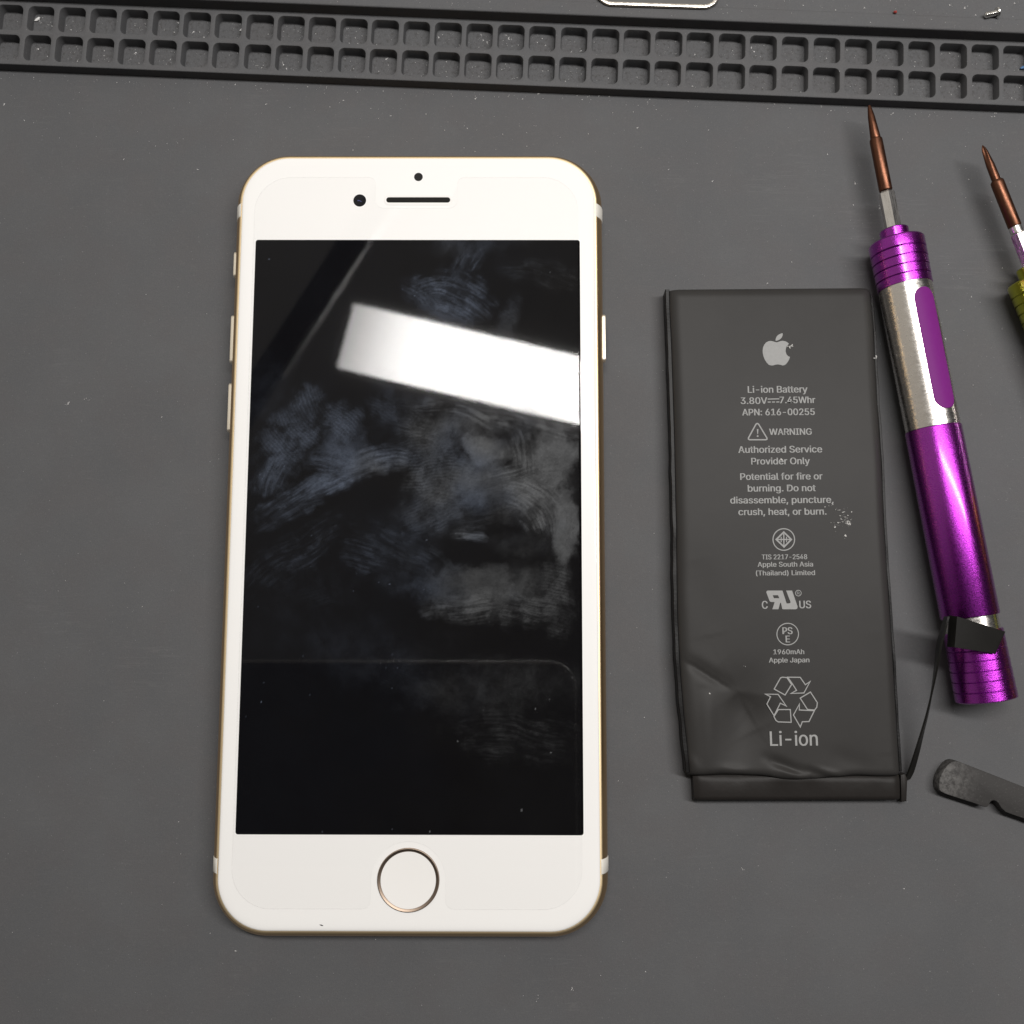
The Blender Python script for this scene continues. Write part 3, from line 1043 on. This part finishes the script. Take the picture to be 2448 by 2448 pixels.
def smooth_poly(pts, n=5):
    ps = [Vector((x, y, 0)) for x, y in pts]
    out = []
    m = len(ps)
    for i in range(m):
        p0, p1, p2, p3 = ps[i - 1], ps[i], ps[(i + 1) % m], ps[(i + 2) % m]
        for k in range(n):
            t = k / n
            q = .5 * ((2 * p1) + (p2 - p0) * t + (2 * p0 - 5 * p1 + 4 * p2 - p3) * t * t + (3 * p1 - p0 - 3 * p2 + p3) * t ** 3)
            out.append((q.x, q.y))
    return out


bm = bmesh.new()
bite = [(1050, 521), (1036, 535), (1027, 553), (1024, 577), (1031, 602), (1044, 617), (1058, 622)]
body_l = [(1058, 622), (1052, 641), (1040, 662), (1026, 679), (1012, 687), (1000, 688), (984, 683), (966, 680), (947, 682), (928, 688), (912, 688), (896, 684),
          (880, 668), (866, 647), (855, 622), (849, 597), (847, 575), (850, 551), (859, 529), (874, 511), (893, 501), (912, 499), (930, 503), (944, 508), (957, 510), (970, 506),
          (984, 501), (1000, 498), (1018, 501), (1036, 508)]
fill(bm, [body_l + bite], zf)
fill(bm, [smooth_poly([(948, 498), (949, 480), (958, 462), (974, 449), (1000, 440), (1000, 460), (990, 478), (972, 492)], 4)], zf)
printed('logo', bm)

def text_line(*a, **k):
    b_ = bmesh.new()
    text_bm(b_, *a, **k)
    return printed('printed_line', b_)


text_line(zf, 'Li-ion Battery', 735, 1192, 897, 51)
text_line(zf, '3.80V', 680, 882, 984, 50)
text_line(zf, '7.45Whr', 980, 1252, 978, 50)
text_line(zf, 'APN: 616-00255', 692, 1248, 1071, 50)
text_line(zf, 'WARNING', 900, 1225, 1222, 49)
text_line(zf, 'Authorized Service', 662, 1305, 1359, 51)
text_line(zf, 'Provider Only', 762, 1210, 1449, 51)
text_line(zf, 'Potential for fire or', 677, 1308, 1567, 51)
text_line(zf, 'burning. Do not', 735, 1255, 1657, 51)
text_line(zf, 'disassemble, puncture,', 600, 1392, 1748, 51)
text_line(zf, 'crush, heat, or burn.', 663, 1338, 1838, 51)
text_line(zg, 'TIS 2217-2548', 842, 1190, 441, 37, strike=.03)
text_line(zg, 'Apple South Asia', 810, 1235, 498, 37, strike=.03)
text_line(zg, '(Thailand) Limited', 797, 1250, 564, 37, strike=.03)
text_line(zg, '1960mAh', 932, 1167, 1172, 37, strike=.03)
text_line(zg, 'Apple Japan', 897, 1207, 1235, 37, strike=.03)
text_line(zg, 'Li-ion', 907, 1272, 1876, 111)
bm = bmesh.new()
stroke(bm, [(886, 947), (976, 945)], 8, zf, False)
for k in range(3):
    stroke(bm, [(886 + 33 * k, 970 - k * .3), (910 + 33 * k, 969.6 - k * .3)], 8, zf, False)
printed('direct_current_symbol', bm)

bm = bmesh.new()
tri = [(796, 1140), (806, 1134), (816, 1140), (880, 1246), (881, 1255), (872, 1260), (747, 1260), (738, 1255), (738, 1246)]
stroke(bm, tri, 10, zf)
fill(bm, [[(803, 1178), (815, 1178), (812, 1216), (806, 1216)]], zf)
fill(bm, [circ(809, 1232, 7, 16)], zf)
printed('warning_symbol', bm)

bm = bmesh.new()
stroke(bm, circ(1010, 289, 83, 64), 8, zg)
stroke(bm, [(1010, 232), (1068, 289), (1012, 346), (952, 289)], 12, zg)
stroke(bm, [(1010, 244), (1011, 336)], 9, zg, False)
stroke(bm, [(962, 289), (1058, 289)], 9, zg, False)
stroke(bm, [(990, 268), (990, 310)], 7, zg, False)
stroke(bm, [(1031, 268), (1031, 310)], 7, zg, False)
printed('certification_mark', bm)

bm = bmesh.new()
RU = [(875, 694), (879, 686), (888, 682), (1000, 682), (1032, 781), (1048, 781), (1060, 778), (1062, 770), (1028, 682), (1074, 682), (1117, 806), (1114, 820), (1103, 826), (1008, 826), (999, 824), (988, 776), (982, 776), (969, 826), (922, 826), (940, 770), (914, 770), (904, 766), (899, 758)]
fill(bm, [RU, [(925, 718), (966, 718), (976, 741), (934, 741)]], zg)
text_bm(bm, zg, 'C', 844, 886, 822, 60)
text_bm(bm, zg, 'US', 1132, 1220, 818, 58)
stroke(bm, circ(1122, 702, 22, 32), 5, zg)
text_bm(bm, zg, 'R', 1113, 1132, 713, 22, strike=0)
printed('certification_mark', bm)

bm = bmesh.new()
stroke(bm, circ(1040, 1017, 83, 64), 7, zg)
text_bm(bm, zg, 'PS', 1002, 1077, 1017, 52)
text_bm(bm, zg, 'E', 1027, 1057, 1081, 52)
printed('certification_mark', bm)

bm = bmesh.new()
stroke(bm, [(936, 1440), (985, 1354), (1000, 1349), (1034, 1352), (1070, 1405), (1020, 1486)], 8, zg)
stroke(bm, [(1040, 1349), (1136, 1350), (1176, 1407), (1212, 1383), (1165, 1470), (1066, 1474), (1108, 1450), (1078, 1403)], 8, zg)
stroke(bm, [(868, 1479), (966, 1481), (1028, 1570), (983, 1549), (935, 1645), (880, 1556), (908, 1499)], 8, zg)
stroke(bm, [(968, 1598), (1060, 1598), (1067, 1696), (967, 1693), (950, 1682), (934, 1652)], 8, zg)
stroke(bm, [(1136, 1510), (1215, 1463), (1268, 1545), (1264, 1580), (1246, 1602), (1192, 1597)], 8, zg)
stroke(bm, [(1245, 1607), (1204, 1690), (1152, 1692), (1137, 1732), (1084, 1640), (1130, 1556), (1129, 1601)], 8, zg)
printed('recycling_symbol', bm)

# scuffs and a speck on the wrap
bm = bmesh.new()
rr = random.Random(3)
for cx, cy, n, sp in ((1488, 128, 26, 26), (1502, 160, 34, 11), (1420, 172, 18, 22), (1450, 85, 10, 34), (1475, 268, 4, 10), (1380, 40, 10, 22), (620, 235 + 0, 0, 0), (440, 1480, 2, 5), (708, 1270, 3, 6), (1062, -1128 + 10, 0, 0)):
    for _ in range(n):
        x, y = cx + rr.gauss(0, sp), cy + rr.gauss(0, sp)
        s = (1.2 + 5.5 * rr.random() ** 3) * (1 if n > 4 else 1.6)
        p = zg(x, y)
        an = rr.uniform(0, 6.28)
        q = []
        for k in range(5):
            r_ = s / 3.22 / 13.6 * rr.uniform(.5, 1.2)
            q.append(bm.verts.new((p.x + r_ * math.cos(an + k * 1.257) * 1.3, p.y + r_ * math.sin(an + k * 1.257), ZP + .075 + rr.uniform(0, .03))))
        bm.faces.new(q)
for x, y, n, sp in ((1060, 545, 10, 8), (993, 1413, 6, 5), (1720, 630, 5, 6)):
    for _ in range(n):
        p = zf(x + rr.gauss(0, sp), y + rr.gauss(0, sp))
        q = [bm.verts.new((p.x + rr.uniform(.06, .16) * math.cos(k * 1.257), p.y + rr.uniform(.06, .16) * math.sin(k * 1.257), ZP + .075 + rr.uniform(0, .03))) for k in range(5)]
        bm.faces.new(q)
scuff = printed('scuff_mark', bm)
scuff.data.materials[0] = M['scuff']
scuff['kind'] = 'stuff'

# ================================================================== PRECISION SCREWDRIVERS
def rib(s0, s1, r, g=.16, d=.28):
    """One ring of a ribbed collar."""
    return [(s0, r - d), (s0 + g * .5, r - d), (s0 + g, r - .06), (s0 + g + .05, r), (s1 - .05, r), (s1, r - .06)]


def screwdriver(name, label, tipx, tipy, ang, colour, matt, blade):
    t = thing(name, label, 'screwdriver', (tipx, tipy, 5.05), (0, 0, ang), 'precision screwdrivers on the mat')
    col = M[colour]
    bm = bmesh.new()
    if blade == 'cone':
        lathe(bm, [(0, .16), (.25, .32), (2.2, .62), (6.45, .92), (6.6, .88)], 24, 0)
        lathe(bm, [(6.6, .95), (6.75, 1.12), (7.0, 1.16), (16.6, 1.17), (16.8, 1.08)], 28, 0)
    else:
        # crossed tip: four flutes ground into the cone
        n = 32
        loops = []
        for s, r, cut in ((0, .03, 0), (.15, .14, .2), (.7, .42, .5), (1.2, .55, .55), (2.4, .66, .3), (4.0, .74, 0), (6.5, .78, 0), (7.2, .78, 0)):
            loops.append([(s, r * (1 - cut * (abs(math.sin(2 * a)) ** 2)) * math.cos(a), r * (1 - cut * (abs(math.sin(2 * a)) ** 2)) * math.sin(a)) for a in [2 * math.pi * k / n for k in range(n)]])
        loft(bm, loops, True, True, True)
        lathe(bm, [(7.2, .95), (7.45, 1.15), (7.8, 1.18), (16.3, 1.18), (16.5, 1.1)], 28, 0)
    obj('bit', bm, M['copper'], t, angle=35)
    bm = bmesh.new()
    if blade != 'cone':
        lathe(bm, [(16.5, 1.0), (16.6, 1.12), (17.7, 1.12), (17.8, 1.0)], 28)
    lathe(bm, [(17.0 if blade == 'cone' else 17.8, 1.15), (17.35 if blade == 'cone' else 18.1, 1.42), (25.0, 1.44)], 6, 0, phase=math.radians(37 if blade == 'cone' else 5))
    obj('hex_shank', bm, M['hex_steel'], t, angle=20)
    bm = bmesh.new()
    pr = [(24.3, 1.5), (24.3, 2.35), (24.5, 2.52), (26.3, 2.52), (26.5, 2.4), (26.55, 4.3)]
    s, rad = 26.6, (4.86, 4.84, 4.80, 4.77, 4.74)
    for k, r in enumerate(rad):
        wdt = (2.25, 1.65, 1.65, 1.65, 1.65)[k]
        pr += rib(s, s + wdt, r) if k else [(26.6, 4.62), (26.85, 4.82), (27.0, r), (s + wdt - .14, r), (s + wdt, r - .06)]
        s += wdt
    pr += [(s, 4.5)]
    lathe(bm, pr, 64)
    obj('ribbed_collar', bm, col, t, angle=16)
    bm = bmesh.new()
    lathe(bm, [(35.35, 4.3), (35.4, 4.62), (61.6, 4.62), (61.65, 4.3)], 72)
    sl = obj('sleeve', bm, M['steel'], t, angle=30)
    bm = bmesh.new()
    NU, NV = 48, 20
    grid = []
    a_c, a_h = math.radians(90 - 15), math.radians(26.5)
    s0, s1 = 36.9, 59.0
    for i in range(NU + 1):
        f = i / NU
        ff = .5 - .5 * math.cos(math.pi * f)
        ss = s0 + (s1 - s0) * ff
        e = min(ss - s0, s1 - ss)
        R_ = 2.1
        wd = math.sqrt(max(0.0004, 1 - (1 - min(1, e / R_)) ** 2))
        rim_ = 4.60 if i in (0, NU) else (4.66 if i in (1, NU - 1) else 4.70)
        cs_ = [(-1.0, 4.58), (-.985, min(rim_, 4.67))] + [(2 * k / NV - 1, rim_) for k in range(1, NV)] + [(.985, min(rim_, 4.67)), (1.0, 4.58)]
        grid.append([(ss, r_ * math.cos(a_c + a_h * wd * q_), r_ * math.sin(a_c + a_h * wd * q_)) for q_, r_ in cs_])
    loft(bm, grid, closed=False)
    bmesh.ops.recalc_face_normals(bm, faces=bm.faces)
    obj('inlay', bm, M[matt], sl)
    bm = bmesh.new()
    lathe(bm, [(61.65, 4.4), (61.7, 4.70), (61.85, 4.76), (95.0, 4.83), (95.15, 4.75), (95.2, 4.3)], 72)
    obj('barrel', bm, col, t, angle=30)
    bm = bmesh.new()
    lathe(bm, [(95.2, 4.45), (97.6, 4.45)], 64)
    obj('rear_ring', bm, M['steel'], t, angle=30)
    bm = bmesh.new()
    pr = [(97.6, 4.3), (97.62, 4.75), (97.8, 4.85), (100.6, 4.9), (100.7, 4.84)]
    s = 100.7
    for k in range(5):
        pr += rib(s, s + 1.75, 4.96 + .03 * (k - 2), .14, .2)
        s += 1.75
    pr += [(s + .1, 4.8), (s + .22, 4.4), (s + .3, 2.0)]
    lathe(bm, pr, 64)
    obj('swivel_cap', bm, col, t, angle=16)
    return t


screwdriver('screwdriver', 'purple and silver screwdriver with long pointed copper tip, beside the battery', 83.15, 78.85, math.radians(-81.75), 'purple', 'purple_matt', 'cone')
screwdriver('screwdriver', 'yellow green screwdriver with a short fluted copper tip, cut off at the right edge', 103.7, 71.1, math.radians(-72.1), 'green', 'green', 'cross')

# ================================================================== PRY TOOL
pts = [(1932, 690), (600, 168), (540, 160), (470, 178), (400, 232), (320, 330), (258, 432), (225, 520), (210, 610), (212, 690), (225, 750), (258, 792), (400, 850), (620, 922),
       (900, 1012), (1140, 1098), (1190, 1098), (1222, 1070), (1240, 1020), (1272, 980), (1320, 963), (1370, 978), (1415, 1020), (1475, 1115), (1560, 1198), (1700, 1250), (1932, 1330)]
pts = [tuple(at(2220 + x / 8.474, 1800 + y / 8.474, 2.5)[:2]) for x, y in pts]
pts = [(pts[0][0] + 34, pts[0][1] - 14.5)] + pts + [(pts[-1][0] + 34, pts[-1][1] - 13.0)]
bm = bmesh.new()
prism(bm, pts, .02, 2.5, .18)
o = obj('pry_tool', bm, M['spudger'], None, angle=30)
tag(o, 'scuffed black plastic pry tool with hooked notch, right of the battery foot', 'pry tool')

# ================================================================== LAMP ARM above the bench (seen mirrored in the screen)
arm = thing('lamp_arm', 'black lamp arm with a grey edge, mirrored as a dark diagonal in the phone screen', 'lamp arm', (-108, 155, 400), (0, 0, math.atan2(98, 59)))
bm = bmesh.new()
box(bm, -170, 105, 0, 15, 0, 9)
obj('bar', bm, M['arm'], arm, smooth=False)
bm = bmesh.new()
box(bm, -28, 105, -2.2, -.05, -.5, 6)
obj('edge_strip', bm, M['arm_edge'], arm, smooth=False)

# ================================================================== the phone taking the picture, above the bench (its edge is mirrored faintly in the screen)
ch = thing('camera_phone', 'pale edged phone held above the bench, mirrored faintly in the lower screen', 'camera phone', (-27.5, -100, 178))
bm = bmesh.new()
loft(bm, [[(x, y, z) for x, y in rrect(66.5 - i, 71 - i, 9 - i * .8, 10)] for i, z in ((.8, .0), (.35, .7), (.1, 1.7), (0, 3.5), (.1, 5.3), (.8, 7))], True, True, True)
obj('body', bm, M['band'], ch, angle=30)
bm = bmesh.new()
loft(bm, [[(x, y, z) for x, y in rrect(65.6, 70.1, 8.3, 10)] for z in (-.25, -.02)], True, True, True)
obj('back_cover', bm, M['plate'], ch, angle=30)

# ================================================================== THINGS ON THE REAR LEDGE
pt = thing('metal_plate', 'dark rounded plate with bright metal rim cut off by the top edge', 'plate', (44.4, 104, 4.75), (0, 0, math.radians(-2.0)))
bm = bmesh.new()
hw, hh = 11.55, 5.8
prf = [(.0, .02), (-.05, .35), (.08, .55), (.3, .62), (.62, .6), (.75, .45), (.78, .3)]
loft(bm, [[(x, y, z + .3) for x, y in rrect(hw - i, hh - i, 3.0 - i, 12)] for i, z in prf])
obj('rim', bm, M['rim'], pt, angle=35)
bm = bmesh.new()
loft(bm, [[(x, y, z) for x, y in rrect(hw - .7, hh - .7, 2.3, 12)] for z in (.3, .62)], True, True, True)
obj('cover', bm, M['plate'], pt, angle=35)

scw = thing('screw', 'tiny bright screw lying on the ledge near the top right corner', 'screw', (106.8, 96.75, 5.55), (0, 0, math.radians(14)))
scw.scale = (1.35, 1.5, 1.5)
bm = bmesh.new()
pr = [(-1.1, .0)]
s = -1.1
while s < .45:
    pr += [(s, .26), (s + .11, .36), (s + .14, .36)]
    s += .22
lathe(bm, [(-1.15, .2)] + pr[1:] + [(.5, .3)], 16)
obj('thread', bm, M['screw'], scw, angle=30)
bm = bmesh.new()
lathe(bm, [(.45, .3), (.52, .62), (.7, .66), (.86, .5), (.9, .25), (.75, .15)], 20)
obj('head', bm, M['screw'], scw, angle=30)


def crumb(name, label, cat, x, y, z, sx, sy, sz, rot, m, seed, group=None):
    bm = bmesh.new()
    bmesh.ops.create_icosphere(bm, subdivisions=2, radius=1)
    for v in bm.verts:
        k = 1 + .45 * noise.noise(v.co * 1.7 + Vector((seed * 3.1, 0, seed)))
        v.co = Vector((v.co.x * sx * k, v.co.y * sy * k, v.co.z * sz * k))
    o = obj(name, bm, m, None, angle=30)
    o.location = Vector((x, y, z)) * S
    o.rotation_euler = (0, 0, rot)
    return tag(o, label, cat, group)


crumb('crumb', 'tiny red crumb on the ledge between the metal rim and the screw', 'crumb', 88.8, 97.4, 5.05, .34, .26, .3, .3, M['red'], 1)
f1 = at(90, 46, .2)
crumb('plastic_flake', 'larger white flake with a tail in an upper left pit', 'flake', f1.x, f1.y, .25, .62, .26, .22, .6, M['white'], 2, 'white flakes in the pits')
f2 = at(577, 72, .2)
crumb('plastic_flake', 'smaller white flake at a pit wall above the phone corner', 'flake', f2.x, f2.y, .25, .36, .22, .2, .5, M['white'], 3, 'white flakes in the pits')
f3 = at(2444, 161, .3)
crumb('plastic_chip', 'blue chip in the pit at the right edge', 'chip', f3.x + .3, f3.y, .3, .75, .3, .25, .35, M['blue'], 4)

# ================================================================== DUST
bm = bmesh.new()
rd = random.Random(11)


def speck(x, y, z, r):
    a = rd.uniform(0, 6.28)
    st = rd.choice((1, 1, 1, 1.5, 2.4))
    v = [bm.verts.new((x + r * q[0] * st * math.cos(a) - r * q[1] * math.sin(a), y + r * q[0] * st * math.sin(a) + r * q[1] * math.cos(a), z + r * q[2]))
         for q in ((1, 0, 0), (-.5, .8, 0), (-.5, -.8, 0), (0, 0, .9), (0, 0, -.5))]
    for i, j in ((0, 1), (1, 2), (2, 0)):
        bm.faces.new((v[i], v[j], v[3])); bm.faces.new((v[j], v[i], v[4]))


def on_mat(n, u0, u1, v0, v1, z, rmin, rmax):
    for _ in range(n):
        x, y, _z = uv(rd.uniform(u0, u1), rd.uniform(v0, v1), 0)
        r = 1.5 * (rmin + (rmax - rmin) * rd.random() ** 3)
        speck(x, y, z + r * .3, r)


on_mat(170, -90, 118, -92, 84.5, 0, .03, .10)
on_mat(170, -90, 118, 83.2, 85.05, 0, .03, .11)
on_mat(150, -90, 118, 70, 84.5, 0, .03, .11)
on_mat(110, 60, 118, 30, 84.5, 0, .03, .12)
on_mat(80, -90, 118, 98.5, 100.4, 5.0, .03, .08)
on_mat(120, -20, 118, 101.2, 106, 4.72, .04, .18)
for k in range(-15, 20):
    for v0 in (92.2, 86.2):
        for _ in range(rd.randint(5, 15)):
            x, y, _z = uv(4.07 + 6 * k + rd.uniform(.4, 4.6), v0 + .4 + 4.2 * rd.random(), 0)
            r = .05 + .14 * rd.random() ** 3
            speck(x, y, r * .3, r)
for x, y, r in ((205, 955, .2), (160, 965, .25), (1400 * 1.267, 1640 * 1.267, .2), (1380, 0, 0), (1080 * 1.267, 1866 * 1.267, .18), (1013 * 1.267, 1884 * 1.267, .16)):
    if r:
        p = at(x, y)
        for _ in range(5):
            speck(p.x + rd.gauss(0, .25), p.y + rd.gauss(0, .25), .03, r * rd.uniform(.25, .6))
tag(obj('dust', bm, M['dust'], None, smooth=False), 'pale dust specks scattered over the grey mat', 'dust', kind='stuff')

bpy.context.view_layer.update()
